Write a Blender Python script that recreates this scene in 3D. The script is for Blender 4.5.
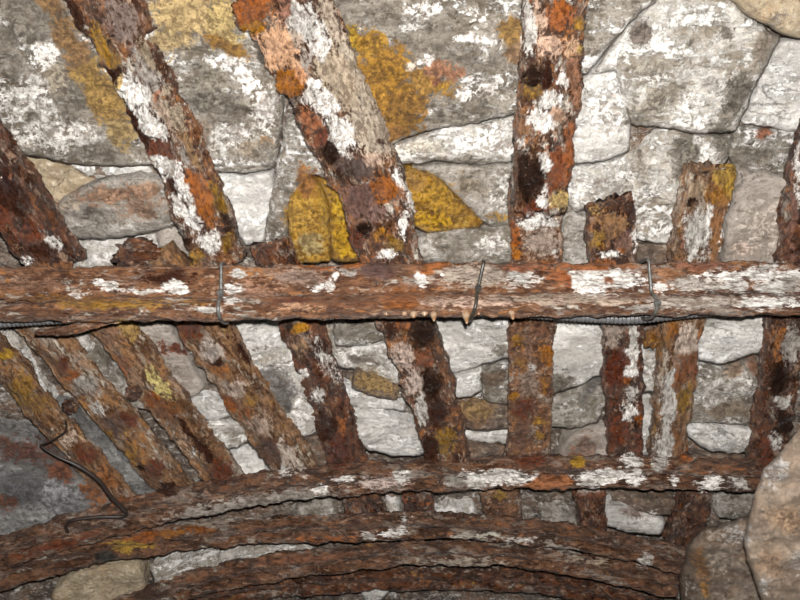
import bpy, math, random
import numpy as np
from mathutils import Vector, Matrix
from mathutils.geometry import delaunay_2d_cdt

for o in list(bpy.data.objects):
    bpy.data.objects.remove(o, do_unlink=True)
scn = bpy.context.scene
COL = scn.collection

# ------------------------------------------------------------------ camera, world, flash, exposure
CAM = np.array([0.0, 0.0, 1.2])
PITCH = math.radians(57.0)          # looking steeply up at the roof of the adit
F = 778.0                           # focal length for an 800 px wide frame
cd = bpy.data.cameras.new('camera')
cd.sensor_width = 36.0
cd.lens = F / 800.0 * 36.0
cd.clip_start = 0.01
cam = bpy.data.objects.new('camera', cd)
cam.location = CAM
cam.rotation_euler = (math.pi / 2 + PITCH, 0, 0)
COL.objects.link(cam)
scn.camera = cam
FWD = np.array([0, math.cos(PITCH), math.sin(PITCH)])
UPV = np.array([0, -math.sin(PITCH), math.cos(PITCH)])
RGT = np.array([1.0, 0, 0])

w = bpy.data.worlds.new('dark_adit')
scn.world = w
w.use_nodes = True
w.node_tree.nodes['Background'].inputs[0].default_value = (1.0, 0.93, 0.85, 1)
w.node_tree.nodes['Background'].inputs[1].default_value = 0.10

fl = bpy.data.lights.new('camera_flash', 'POINT')
fl.energy = 118.0
fl.color = (1.0, 0.965, 0.92)
fl.shadow_soft_size = 0.010
flo = bpy.data.objects.new('camera_flash', fl)
flo.location = CAM + UPV * 0.045 + RGT * 0.012
COL.objects.link(flo)

scn.view_settings.view_transform = 'Standard'
scn.view_settings.look = 'None'
scn.view_settings.gamma = 1
scn.view_settings.use_curve_mapping = False
scn.view_settings.exposure = 0.0

# ------------------------------------------------------------------ roof surface and pixel -> place
def H(x, y):
    s = np.clip((y - 0.55) / 0.75, 0, 1)
    s = 0.35 + 0.65 * s * s * (3 - 2 * s)
    return 2.1 - 0.17 * s * (x - 0.12) ** 2

def rays(px, py):
    px = np.asarray(px, float); py = np.asarray(py, float)
    return (FWD[None, :] + RGT[None, :] * ((px - 400) / F)[:, None]
            + UPV[None, :] * ((300 - py) / F)[:, None])

def at(px, py, off=0.0):
    """points on the roof (off metres under it) seen at these photo coordinates"""
    px = np.atleast_1d(np.asarray(px, float)); py = np.atleast_1d(np.asarray(py, float))
    off = np.broadcast_to(np.asarray(off, float), px.shape)
    d = rays(px, py)
    t = (2.1 - CAM[2] - off) / d[:, 2]
    for _ in range(12):
        p = CAM + d * t[:, None]
        t = t + (H(p[:, 0], p[:, 1]) - off - p[:, 2]) / d[:, 2] * 0.8
    return CAM + d * t[:, None]

def project(P):
    q = np.asarray(P) - CAM
    z = q @ FWD
    z = np.where(z < 0.05, 0.05, z)
    return 400 + F * (q @ RGT) / z, 300 - F * (q @ UPV) / z

# ------------------------------------------------------------------ noise (numpy Perlin)
_perm = np.random.RandomState(7).permutation(512)
_perm = np.concatenate([_perm, _perm, _perm])
_g = np.random.RandomState(3).normal(size=(512, 3)); _g /= np.linalg.norm(_g, axis=1)[:, None]
def perlin(P):
    i = np.floor(P).astype(int); f = P - i
    u = f * f * f * (f * (f * 6 - 15) + 10)
    i &= 511
    r = 0
    for dx in (0, 1):
        wx = u[:, 0] if dx else 1 - u[:, 0]
        for dy in (0, 1):
            wy = u[:, 1] if dy else 1 - u[:, 1]
            for dz in (0, 1):
                wz = u[:, 2] if dz else 1 - u[:, 2]
                h = _perm[(_perm[(_perm[(i[:, 0] + dx) & 511] + i[:, 1] + dy) & 511] + i[:, 2] + dz) & 511]
                g = _g[h]
                r = r + wx * wy * wz * (g[:, 0] * (f[:, 0] - dx) + g[:, 1] * (f[:, 1] - dy) + g[:, 2] * (f[:, 2] - dz))
    return r
def fbm(P, scale, oct=4, seed=0, rough=0.5):
    P = np.asarray(P) * scale + np.array([seed * 17.31, seed * 5.77, seed * 9.13])
    a = 1.0; r = 0; n = 0
    for _ in range(oct):
        r = r + a * perlin(P); n += a
        P = P * 2.03 + 11.7; a *= rough
    return r / n * 1.9

# ------------------------------------------------------------------ stains: places where the thing itself has another colour
W = (.80, .78, .75); K = (.024, .013, .009); Y = (.48, .29, .035); O = (.40, .135, .018); R = (.13, .036, .014)
G = (.34, .31, .28); P_ = (.44, .29, .19); T = (.42, .33, .20); DB = (.045, .018, .011); BY = (.24, .13, .02)
LG = (.55, .53, .50); OC = (.33, .22, .08); SG = (.19, .17, .14)
IRON = [
 # upper left rail
 (72,18,8,20,-25,DB,1),(80,40,10,22,-28,DB,1),(101,45,8,14,-30,Y,1.1),(112,60,7,9,0,Y,1),(95,30,6,8,0,Y,.8),(122,18,14,26,-25,(.2,.15,.13),.9),
 (112,75,10,14,-20,DB,.9),(133,97,11,20,-35,W,1.2),(121,84,6,8,0,(.7,.5,.2),1),(130,122,8,16,-30,DB,1.1),(154,130,14,9,20,W,1.1),(148,118,8,8,0,W,.9),
 (158,147,12,9,30,R,1),(163,166,8,14,-35,W,1.2),(181,183,9,18,-25,W,1.1),(177,203,6,10,-30,W,1),(150,75,10,30,-25,G,.8),(165,110,9,26,-25,(.34,.26,.2),.9),
 (158,95,6,9,0,(.5,.25,.12),.8),(192,185,9,14,-25,O,.9),(205,200,10,20,-20,(.3,.1,.02),.9),(219,200,6,14,-20,BY,.9),(226,226,5,20,-15,K,.9),(192,217,7,12,-30,W,1),
 (210,240,9,9,0,W,1.1),(228,240,5,12,0,BY,.9),(196,256,8,7,0,Y,.8),(187,241,5,12,-30,K,.9),(186,155,7,20,-20,G,.7),(172,185,5,18,-28,DB,.9),(142,135,5,22,-30,DB,.9),
 # far left stub
 (8,190,14,24,-30,DB,1),(4,215,12,14,0,R,.8),(10,177,6,4,0,O,.8),(30,235,16,10,0,R,.8),(52,242,6,14,-40,LG,.7),(40,250,18,8,0,DB,.8),(24,262,10,4,0,W,.6),
 # big middle rail
 (245,10,20,14,0,O,1.1),(252,26,14,10,0,(.45,.22,.02),1.1),(277,45,20,24,-20,(.55,.33,.2),1),(287,12,10,16,0,(.4,.22,.12),.8),(301,21,14,20,-20,LG,1),(321,42,8,24,-15,W,1),
 (305,55,12,14,0,G,.6),(287,85,11,13,0,(.3,.11,.015),1.2),(300,78,7,9,0,(.6,.3,.15),.8),(340,78,20,32,-25,(.42,.34,.25),1),(326,101,13,10,20,W,1.2),(315,84,9,6,0,W,1),(309,96,7,7,0,LG,.9),
 (343,136,16,14,-20,W,1.05),(333,123,8,7,0,W,1),(364,130,12,28,-20,(.44,.37,.29),1),(330,150,10,14,-20,K,1.1),(312,122,10,14,-30,(.4,.17,.06),.9),(322,137,8,9,0,R,1),
 (354,168,16,10,0,(.09,.06,.05),1.1),(340,172,8,8,0,K,.9),(371,160,9,8,0,(.5,.36,.28),.9),(385,189,13,12,0,(.3,.1,.02),1),(360,200,14,18,0,(.14,.075,.06),.9),(364,229,7,6,0,K,1.2),(381,233,6,6,0,(.4,.2,.02),1),
 (386,254,8,4,0,W,1),(404,226,4,14,0,W,.9),(412,203,4,16,-20,W,.9),(396,245,7,6,0,BY,1),(372,212,14,10,0,(.2,.12,.1),.8),(398,180,5,12,-20,W,.7),(353,240,10,12,0,R,.8),
 (423,332,15,15,0,K,1.2),(405,325,8,6,0,(.4,.15,.03),.7),(390,330,8,10,0,DB,.9),(404,357,9,13,-15,(.52,.4,.34),1),(414,381,8,12,-15,(.5,.4,.35),1),(421,409,6,16,-10,LG,.9),(430,383,11,16,-10,K,1.1),(437,410,10,16,0,DB,1),
 (425,360,10,10,0,(.2,.07,.03),.9),(447,441,9,12,0,BY,1),(430,447,10,12,0,DB,1),(399,340,6,6,0,(.4,.18,.05),.7),
 (331,22,8,26,-18,(.40,.33,.26),.95),(350,60,9,28,-20,(.44,.37,.29),.95),(366,95,9,28,-20,(.42,.35,.27),1),(381,127,9,24,-20,(.40,.33,.26),.9),(296,36,8,18,0,(.5,.4,.32),.8),
 (148,58,7,24,-25,(.30,.24,.17),.9),(170,108,7,26,-25,(.33,.27,.2),.9),(188,150,6,22,-25,(.28,.17,.08),.8),
 # centre right rail
 (559,15,11,15,0,(.42,.15,.03),1.1),(578,24,6,6,0,Y,.9),(540,20,7,16,0,(.5,.35,.26),.9),(529,28,6,28,0,LG,1),(550,45,12,9,0,(.56,.38,.28),1),(570,48,8,10,0,(.5,.32,.2),.9),(577,50,6,6,0,(.5,.38,.1),.9),
 (534,78,9,14,0,K,1.2),(547,75,5,14,0,DB,1.1),(533,92,9,9,0,BY,1),(550,101,10,6,-25,W,1.1),(563,80,4,8,-15,W,1.1),(541,120,10,8,30,W,1),(556,115,7,6,0,(.5,.32,.22),.9),(574,80,8,24,0,(.24,.12,.07),.9),
 (522,125,5,18,0,(.35,.2,.08),.8),(547,163,7,9,0,W,1),(523,142,5,10,0,LG,.8),(523,165,8,14,0,K,1.1),(532,178,13,24,10,K,1.15),(556,170,9,22,0,(.2,.06,.02),1),(571,150,6,24,0,(.22,.07,.02),1),
 (535,209,12,8,0,R,1),(541,203,7,7,0,W,1.15),(546,191,4,4,0,W,.9),(561,201,8,8,0,(.5,.36,.14),1.1),(575,190,4,14,0,R,.9),
 (537,222,16,6,0,W,1),(514,238,7,14,0,O,.95),(542,242,16,12,0,(.36,.28,.23),1),(514,252,6,5,0,(.5,.2,.02),1),(555,250,6,6,0,LG,.7),
 (517,339,4,7,0,(.42,.23,.03),.8),(546,354,8,7,0,(.45,.19,.02),1.1),(522,364,7,4,0,(.4,.22,.04),.8),(545,384,5,9,0,(.38,.18,.02),.8),(527,385,9,12,0,(.24,.17,.13),.9),(540,330,8,8,0,(.16,.07,.035),.8),(515,395,6,6,0,(.4,.2,.02),.8),(530,350,7,16,0,(.2,.11,.07),.8),(532,370,5,7,0,LG,.6),
 (525,410,10,9,0,R,.8),(538,420,6,5,0,Y,.8),(539,437,4,4,0,Y,.9),(520,435,8,14,0,(.16,.08,.05),.8),(530,460,14,6,0,R,.8),
 # short rail right of it
 (612,225,16,12,0,(.24,.13,.06),.9),(596,208,6,5,0,(.5,.36,.1),1),(598,238,9,10,0,BY,.7),(624,240,9,14,0,(.2,.11,.08),.8),(633,237,3,16,0,W,.8),(614,254,12,4,0,W,.8),(621,251,5,4,0,O,.9),
 (612,335,10,14,0,(.3,.24,.2),.9),(634,335,4,18,0,LG,.8),(632,354,5,6,0,W,1.1),(632,371,6,6,0,W,1.1),(616,370,11,18,0,(.1,.025,.01),1),(628,380,5,4,0,O,1),(629,412,7,8,0,W,1),(640,420,4,4,0,O,.9),(632,460,8,6,0,W,1.05),(632,395,6,8,0,LG,.8),(618,430,10,18,0,(.13,.035,.012),.9),(640,440,4,20,0,R,.8),
 # yellow-tipped rail
 (729,180,11,15,15,(.52,.36,.06),1.25),(717,196,11,9,0,(.42,.22,.04),1.1),(692,202,6,6,0,K,.9),(698,188,9,9,0,(.4,.3,.2),.8),(697,234,12,20,5,LG,1),(708,224,4,22,10,W,1),(718,225,5,24,10,(.28,.13,.05),1),(725,225,2,24,10,W,.7),(684,240,3,14,0,(.4,.2,.1),.8),
 (689,339,12,14,0,(.52,.42,.35),1),(672,330,6,8,0,(.4,.18,.03),.9),(702,335,3,14,0,(.3,.12,.04),.8),(690,365,12,12,0,(.2,.08,.035),1),(668,402,7,26,5,LG,1.05),(684,400,7,14,10,BY,1),(678,380,6,10,0,(.25,.1,.04),.9),(664,446,8,18,8,LG,1.1),(676,440,6,16,0,(.22,.1,.04),.9),(686,455,7,6,0,O,.9),(653,345,9,10,0,(.35,.18,.03),1),
 # right-most rail
 (779,380,10,16,0,K,1.1),(783,404,7,8,0,LG,.9),(785,425,13,12,0,K,1.2),(778,340,5,16,0,(.28,.11,.03),.9),(792,345,8,18,0,G,.9),(766,450,5,20,0,R,.9),(797,170,3,30,0,W,.9),(792,215,3,40,0,(.2,.1,.07),.9),(774,440,7,8,0,LG,.7),
 # slanting left rails
 (300,328,7,5,0,(.55,.28,.01),1.2),(290,326,6,6,0,K,.9),(300,345,8,10,0,(.3,.18,.1),.7),(303,372,5,5,0,W,.8),(318,396,5,5,0,W,1),(313,380,7,7,0,(.1,.04,.02),.9),(327,425,10,14,-20,DB,.9),(338,452,12,14,0,(.1,.03,.015),1),(342,425,3,8,-15,O,1.1),(339,447,7,3,0,Y,.8),(322,355,6,14,-20,LG,.7),(335,375,5,14,-20,LG,.6),
 (190,330,12,9,0,R,.9),(220,370,9,7,0,(.42,.18,.03),1),(218,363,9,5,30,DB,.9),(213,350,8,12,-30,(.42,.36,.32),.9),(235,390,10,9,0,(.45,.36,.3),.8),(228,403,8,7,0,O,.9),(245,412,7,6,0,O,.7),(252,400,7,12,-30,BY,.6),(262,425,10,9,0,(.4,.3,.24),.9),(270,452,13,13,0,(.11,.06,.04),.9),(290,455,6,20,-35,(.5,.42,.36),.9),(285,470,8,8,0,LG,.6),(240,350,5,18,-30,DB,.7),
 (107,338,10,12,-20,(.3,.16,.09),.8),(127,328,6,12,-30,(.5,.36,.1),1.1),(120,365,9,10,0,(.4,.18,.06),.8),(135,380,10,6,30,(.36,.22,.13),.8),(160,385,5,16,-40,(.5,.42,.16),1),(155,397,7,7,0,O,1),(168,412,9,10,-30,(.2,.08,.03),.9),(185,428,3,30,-40,DB,1),(205,452,5,20,-40,DB,1),(198,450,8,9,0,LG,.6),(220,470,9,12,-20,R,1),(180,440,10,8,0,P_,.7),
 (73,376,8,8,0,O,.8),(62,365,6,8,0,R,.8),(85,385,12,8,30,G,.9),(115,425,12,10,30,(.13,.075,.055),.9),(130,420,9,7,0,R,.9),(128,455,12,8,30,(.3,.15,.03),.9),(140,468,9,5,20,K,.8),(100,410,8,6,0,LG,.7),(155,470,10,10,0,R,.8),(110,438,6,10,-35,(.36,.22,.03),.8),(168,490,9,6,0,DB,.8),
 (20,395,14,14,-40,(.26,.14,.03),1),(5,356,7,5,0,(.5,.33,.03),1.1),(38,405,10,10,-40,(.24,.13,.04),1),(22,430,10,5,20,P_,.8),(88,455,12,9,30,R,.8),(105,478,12,9,30,(.3,.12,.04),.8),(122,500,8,6,0,O,.7),(70,438,10,8,0,(.5,.38,.3),.8),
 # long cross beam
 (30,283,26,6,0,(.2,.11,.07),.8),(100,283,5,4,0,W,1),(112,287,6,4,0,W,.9),(140,291,18,2.5,0,W,.9),(175,287,9,5,0,W,1.1),(168,277,22,6,0,DB,.9),(80,295,14,3,0,W,.6),(60,299,60,4,0,(.22,.1,.03),.8),(115,304,48,4,0,(.42,.25,.04),1),(190,303,16,3,0,(.4,.22,.04),.8),(20,301,30,3,0,DB,.7),
 (60,268,60,4,0,(.2,.09,.04),.8),(234,288,9,4,0,W,1.05),(238,274,7,4,0,LG,.8),(231,300,8,3,0,W,.8),(208,310,14,4,0,LG,.8),(255,290,22,8,0,(.3,.17,.11),.7),(334,263,28,5,0,(.45,.16,.025),1.1),(300,277,24,7,0,(.26,.18,.14),.9),(316,286,5,4,0,W,1),(330,286,5,4,0,W,1),(335,277,4,4,0,W,.9),
 (376,270,16,7,0,(.11,.06,.05),1),(350,272,8,4,0,G,.8),(345,301,28,6,0,(.16,.07,.035),.9),(400,300,22,8,0,(.22,.08,.025),.9),(300,308,20,3,0,(.45,.26,.16),.9),(290,301,18,3,0,R,.8),(423,280,5,7,0,W,1),(428,272,6,4,0,(.5,.2,.05),.9),(440,264,18,4,0,(.4,.15,.03),1),(472,275,32,10,0,(.36,.3,.25),1),(443,275,6,4,0,W,.8),
 (470,302,55,4,0,(.45,.32,.25),.9),(520,277,18,7,0,LG,.8),(563,277,14,7,0,(.4,.16,.05),.9),(520,268,20,5,0,(.36,.15,.06),.8),(587,281,17,10,10,W,1.15),(605,273,9,4,20,W,.9),(600,289,12,4,0,W,.9),(572,281,8,8,0,(.38,.13,.04),.8),(625,281,14,8,0,W,1.05),(610,283,6,6,0,(.3,.13,.07),.9),(580,266,40,4,0,(.3,.11,.04),.9),
 (560,300,70,4,0,(.42,.33,.26),.9),(660,288,9,5,0,W,1),(665,271,20,6,0,(.3,.15,.08),.8),(700,284,25,7,0,(.5,.46,.42),1),(735,286,12,7,0,LG,.8),(752,275,48,4,0,W,1),(775,287,16,7,0,LG,1),(700,266,40,3,0,(.4,.2,.1),.8),(765,266,14,4,0,LG,.8),(700,302,50,5,0,(.48,.42,.37),1),(770,303,40,6,0,W,.9),(790,285,10,10,0,G,.9),(755,293,50,2.5,0,DB,.7),(640,306,30,3,0,G,.8),
 # bent rails
 (255,507,64,9,-8,(.32,.285,.25),1.15),(215,522,24,6,-8,(.25,.2,.16),.9),(320,492,8,5,0,W,.9),(310,500,20,6,-5,(.34,.2,.13),.8),(345,480,9,4,0,W,.9),(400,478,6,6,0,W,.9),(385,483,24,5,0,(.5,.4,.36),.9),(400,500,12,2.5,0,(.4,.13,.03),.9),(498,477,34,5,0,W,1.05),(455,482,8,7,0,G,.9),(478,484,10,4,0,LG,.8),(501,495,6,3,0,(.5,.34,.06),1.1),(428,502,12,2,0,O,.8),
 (605,476,24,5,0,W,1),(632,478,9,6,0,W,.95),(590,484,10,4,0,LG,.8),(675,482,5,5,0,W,.9),(713,483,13,7,0,W,.9),(738,483,9,5,0,LG,.9),(577,460,5,4,0,(.55,.36,.03),1.2),(550,483,20,8,0,(.3,.12,.05),.9),(590,495,40,4,0,(.2,.07,.03),.8),
 (144,537,16,4,-8,O,1),(130,545,16,4,-5,(.5,.34,.04),1.1),(171,534,12,4,-8,(.45,.2,.03),1),(108,557,10,5,0,(.05,.045,.04),1),(200,528,16,5,0,(.32,.13,.03),.8),(60,545,40,5,-15,R,.7),(390,534,10,4,0,W,1),(368,535,6,4,0,LG,.9),(403,532,5,4,0,W,.9),(330,540,30,3,0,(.3,.1,.03),.7),
 (480,536,24,3,0,(.45,.42,.36),.9),(520,540,16,3,0,LG,.8),(560,548,20,4,10,(.34,.3,.26),.8),(590,560,20,5,0,(.34,.27,.2),.7),(645,560,5,6,0,LG,1),(300,560,50,4,-6,(.2,.09,.05),.8),(460,563,40,5,0,(.32,.27,.22),.8),(405,520,6,6,0,LG,.6),
]
STONE = [
 (35,15,30,30,0,SG,.8),(42,-5,16,26,-30,OC,1),(70,45,13,34,-30,OC,1),(100,95,15,40,-30,(.30,.19,.06),1.05),(118,130,12,22,-30,(.28,.2,.09),1),(60,80,14,24,-25,(.3,.26,.2),.7),(20,5,22,14,0,SG,.8),
 (45,55,14,16,-30,W,.8),(25,100,34,22,20,LG,.8),(60,135,40,14,10,LG,.8),(100,150,26,8,5,SG,.9),(75,100,16,18,0,SG,.8),(30,115,8,6,0,SG,1),(15,70,10,20,0,SG,.7),(5,40,10,20,0,SG,.8),
 (185,15,34,20,0,(.42,.31,.15),1),(170,40,20,14,0,(.36,.27,.14),.95),(220,20,18,22,0,(.40,.30,.13),1),(225,45,24,7,28,(.24,.13,.03),1.05),(262,52,6,16,-20,(.06,.05,.04),1),(245,75,6,16,-35,W,1),(255,90,12,8,20,W,.9),(225,65,20,8,20,W,.6),
 (215,105,22,14,10,SG,1),(240,110,12,6,10,(.11,.09,.07),.9),(210,80,20,12,30,(.24,.22,.18),.9),(265,115,12,22,0,LG,.8),(225,140,30,14,0,LG,.7),(180,120,8,18,-30,LG,.8),(200,140,10,20,0,(.22,.17,.13),.8),(250,150,20,9,0,(.3,.25,.19),.8),(265,140,6,4,0,(.42,.28,.1),.8),
 # yellow on the top middle slab
 (352,38,8,10,0,(.52,.36,.03),1.2),(370,45,18,12,15,(.44,.27,.03),1.15),(385,75,26,24,-20,(.38,.22,.025),1.2),(378,105,16,26,-10,(.45,.26,.03),1.2),(400,110,24,22,-40,(.33,.19,.03),1.15),(425,80,24,14,20,(.27,.15,.035),1),(440,70,20,12,0,(.28,.14,.08),1),(435,82,10,8,0,(.2,.08,.04),1),(412,67,8,6,0,(.6,.53,.45),1),(425,62,9,5,-20,W,1),(375,95,6,12,0,(.58,.36,.02),1),(440,88,9,5,0,(.5,.31,.03),.9),
 (395,130,10,10,0,(.24,.12,.03),1),(430,50,30,10,20,SG,.8),(340,15,10,26,15,(.2,.18,.15),.9),(345,38,6,12,0,(.09,.08,.06),.9),(380,15,24,12,0,SG,.9),(440,30,26,14,0,SG,.7),(420,10,20,8,0,W,.7),(475,40,30,4,8,W,.8),(480,15,12,12,0,W,.6),(465,95,8,5,0,W,.8),(510,32,11,12,0,(.42,.28,.07),1.05),(515,50,8,12,0,(.38,.27,.12),.9),(495,85,20,4,-30,W,.7),(460,115,30,8,-10,SG,.9),(525,40,5,26,10,W,.9),(480,60,26,16,0,SG,.6),
 (500,140,16,14,0,W,.9),(420,148,24,7,0,(.62,.58,.5),.9),(450,160,50,4,0,SG,.8),
 (640,35,8,11,20,(.17,.14,.12),1.1),(690,42,8,3,-40,SG,.8),(725,33,7,8,0,SG,.8),(655,100,30,12,-20,(.3,.27,.22),.8),(650,65,18,10,0,(.36,.33,.28),.8),(690,75,26,14,0,LG,.6),(735,100,8,30,25,SG,1),(765,45,8,26,25,(.26,.22,.18),.9),(745,65,9,25,25,LG,.5),(640,120,16,5,0,SG,.7),(605,110,14,20,0,W,1.1),(612,95,6,6,0,(.7,.5,.4),.7),(620,140,8,8,0,LG,.8),
 (640,170,12,20,0,(.3,.27,.23),.7),(685,150,14,14,0,SG,1),(720,140,12,16,0,SG,.9),(765,133,7,5,0,(.26,.11,.06),1),(690,175,16,10,0,(.22,.19,.15),1),(655,225,16,8,0,W,.8),(610,190,14,14,0,LG,.8),(750,155,20,6,0,SG,.9),(700,140,6,14,0,W,.8),
 (765,230,20,20,0,(.45,.39,.34),.7),(745,250,16,8,0,(.5,.4,.34),.7),(784,232,5,8,0,SG,.8),
 (115,195,40,10,-5,(.28,.17,.11),.9),(90,215,24,8,0,(.2,.18,.16),.8),(140,208,24,10,0,(.2,.13,.09),.8),(150,190,16,8,-15,(.32,.2,.13),.7),(70,205,12,8,0,(.34,.28,.22),.7),
 (306,182,8,14,0,(.22,.1,.03),1),(300,215,12,16,0,(.48,.32,.05),1),(310,245,12,10,0,(.3,.23,.1),.9),(325,215,5,26,0,(.3,.18,.03),.9),(340,210,10,14,0,(.52,.36,.03),1),(345,240,10,14,0,(.48,.32,.02),1),
 (440,195,18,12,30,(.42,.27,.03),.9),(435,220,14,8,0,(.52,.34,.02),1),(415,182,12,9,0,(.36,.23,.05),.9),(470,185,20,10,20,(.24,.2,.15),.7),(505,190,12,16,0,LG,.7),(500,218,10,5,0,(.4,.27,.06),.8),
 (455,248,8,7,0,SG,.9),(430,245,8,6,0,LG,.8),(495,245,16,9,0,LG,.7),
 (350,60,5,5,0,(.4,.2,.05),.8),
 # middle band
 (275,385,24,16,35,(.2,.19,.18),.9),(285,400,10,12,0,(.16,.15,.14),.8),(297,408,5,10,15,W,1.1),(290,420,9,3,-20,W,1),(250,350,24,3,0,SG,.6),(180,350,9,4,10,R,1),(165,349,6,5,30,R,.9),
 (320,345,8,20,0,(.27,.17,.08),.9),(375,384,18,8,15,(.26,.17,.07),1),(360,360,16,4,20,(.16,.13,.11),.8),(350,330,14,10,0,SG,.7),(385,360,10,14,0,LG,.8),
 (493,378,10,6,0,(.14,.1,.07),1.1),(470,410,20,8,0,(.22,.14,.06),1),(500,350,8,10,0,SG,.7),(560,385,12,10,0,SG,.9),(590,390,4,20,30,(.15,.14,.13),.9),(586,446,10,12,0,(.2,.13,.1),.9),(575,455,9,8,0,(.22,.11,.06),.9),
 (710,400,14,16,0,LG,.9),(740,385,12,12,0,LG,.8),(725,410,30,8,0,(.24,.19,.14),.9),(758,365,10,10,0,(.2,.1,.06),.9),(735,370,8,10,0,(.3,.22,.16),.8),(745,440,8,8,0,W,1),
 (20,450,40,10,15,(.11,.05,.035),.9),(60,470,14,8,20,(.16,.06,.03),.9),(5,500,14,9,0,(.14,.06,.035),.9),(20,490,20,14,0,(.10,.10,.105),.9),(60,500,24,14,20,(.24,.24,.25),.8),(95,495,10,14,-30,(.2,.08,.03),.8),
 (700,565,7,18,-10,(.24,.13,.06),.7),(704,588,4,10,0,(.30,.16,.05),.8),(722,560,14,12,0,(.3,.25,.2),.7),(735,535,20,10,0,(.34,.32,.3),.8),(686,590,4,12,0,LG,.5),
 (775,470,12,16,30,(.42,.4,.38),.7),(790,520,20,14,0,(.38,.26,.17),.8),(770,560,14,18,0,(.36,.25,.17),.7),(795,560,10,12,0,(.44,.4,.36),.7),(765,585,6,10,0,LG,.6),
 (630,512,14,5,10,(.34,.27,.24),.8),(653,515,3,3,0,W,1),
]
def stain(px, py, table, P=None):
    px = np.asarray(px); py = np.asarray(py)
    if P is not None:                                   # ragged outlines
        P = np.asarray(P)
        px = px + 7 * fbm(P, 42, 4, 71, .6) ; py = py + 7 * fbm(P, 42, 4, 83, .6)
    fix = lambda c: (c[0] * .70, c[1] * .62, c[2] * .75) if (c[2] < .13 and c[0] > .3) else c
    best = np.zeros(len(px)); col = np.tile(np.array([.3, .27, .24]), (len(px), 1))
    x0, x1, y0, y1 = px.min(), px.max(), py.min(), py.max()
    for (cx, cy, rx, ry, ang, c, s) in table:
        if c is K: s *= .78
        m = max(rx, ry) * 2.1
        if cx + m < x0 or cx - m > x1 or cy + m < y0 or cy - m > y1: continue
        a = math.radians(ang)
        dx = px - cx; dy = py - cy
        u = dx * math.cos(a) + dy * math.sin(a); v = -dx * math.sin(a) + dy * math.cos(a)
        d = np.sqrt((u / rx) ** 2 + (v / ry) ** 2)
        al = s * np.clip(1.25 - .62 * d, 0, 1)
        k = al > best
        best = np.where(k, al, best); col[k] = fix(c)
    return np.concatenate([col, np.clip(best, 0, 1.2)[:, None]], axis=1)

# ------------------------------------------------------------------ materials
class NT:
    def __init__(s, name):
        s.m = bpy.data.materials.new(name); s.m.use_nodes = True
        s.t = s.m.node_tree; s.n = s.t.nodes
        s.b = s.n['Principled BSDF']
    def new(s, ty, **kw):
        n = s.n.new(ty)
        for k, v in kw.items(): setattr(n, k, v)
        return n
    def put(s, sock, v):
        if isinstance(v, bpy.types.NodeSocket): s.t.links.new(v, sock)
        elif isinstance(v, (tuple, list)) and sock.type == 'RGBA': sock.default_value = tuple(v)[:3] + (1,)
        else: sock.default_value = v
    def noise(s, vec, scale, detail=6, rough=.6, dist=0.0, wv=None):
        n = s.new('ShaderNodeTexNoise', noise_dimensions='4D')
        s.put(n.inputs['Vector'], vec); n.inputs['Scale'].default_value = scale
        n.inputs['Detail'].default_value = detail; n.inputs['Roughness'].default_value = rough
        n.inputs['Distortion'].default_value = dist
        if wv is not None: s.put(n.inputs['W'], wv)
        return n.outputs['Fac']
    def math(s, op, a, b=0.0, c=0.0, clamp=False):
        n = s.new('ShaderNodeMath', operation=op, use_clamp=clamp)
        for i, v in enumerate((a, b, c)):
            s.put(n.inputs[i], v)
        return n.outputs[0]
    def ramp(s, v, lo, hi, a=0.0, b=1.0):
        n = s.new('ShaderNodeMapRange', interpolation_type='SMOOTHSTEP')
        s.put(n.inputs[0], v); n.inputs[1].default_value = lo; n.inputs[2].default_value = hi
        n.inputs[3].default_value = a; n.inputs[4].default_value = b
        return n.outputs[0]
    def mix(s, f, a, b, mode='MIX'):
        n = s.new('ShaderNodeMix', data_type='RGBA', blend_type=mode)
        s.put(n.inputs['Factor'], f); s.put(n.inputs[6], a); s.put(n.inputs[7], b)
        return n.outputs[2]
    def attr(s, name):
        return s.new('ShaderNodeAttribute', attribute_name=name)

def finish(t, n_mid, n_fine):
    """ragged stain mask and stain colour"""
    at_ = t.attr('stain')
    f = t.math('MULTIPLY_ADD', n_mid, 2.0, -1.0)
    f2 = t.math('MULTIPLY_ADD', n_fine, 3.2, -1.6)
    f = t.math('ADD', at_.outputs['Alpha'], t.math('ADD', f, f2))
    f = t.ramp(f, .42, .66)
    sc = t.mix(1.0, at_.outputs['Color'], t.mix(t.ramp(n_fine, .42, .58), (.42, .38, .35), (1.32, 1.32, 1.32)), 'MULTIPLY')
    sc = t.mix(t.ramp(n_mid, .54, .62, 0, .75), sc, t.mix(1.0, at_.outputs['Color'], (.36, .31, .27), 'MULTIPLY'))
    bw = t.new('ShaderNodeRGBToBW'); t.put(bw.inputs[0], at_.outputs['Color'])
    t.wet = t.math('MULTIPLY', f, t.ramp(bw.outputs[0], .012, .05, 1, 0))
    return f, sc

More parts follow.
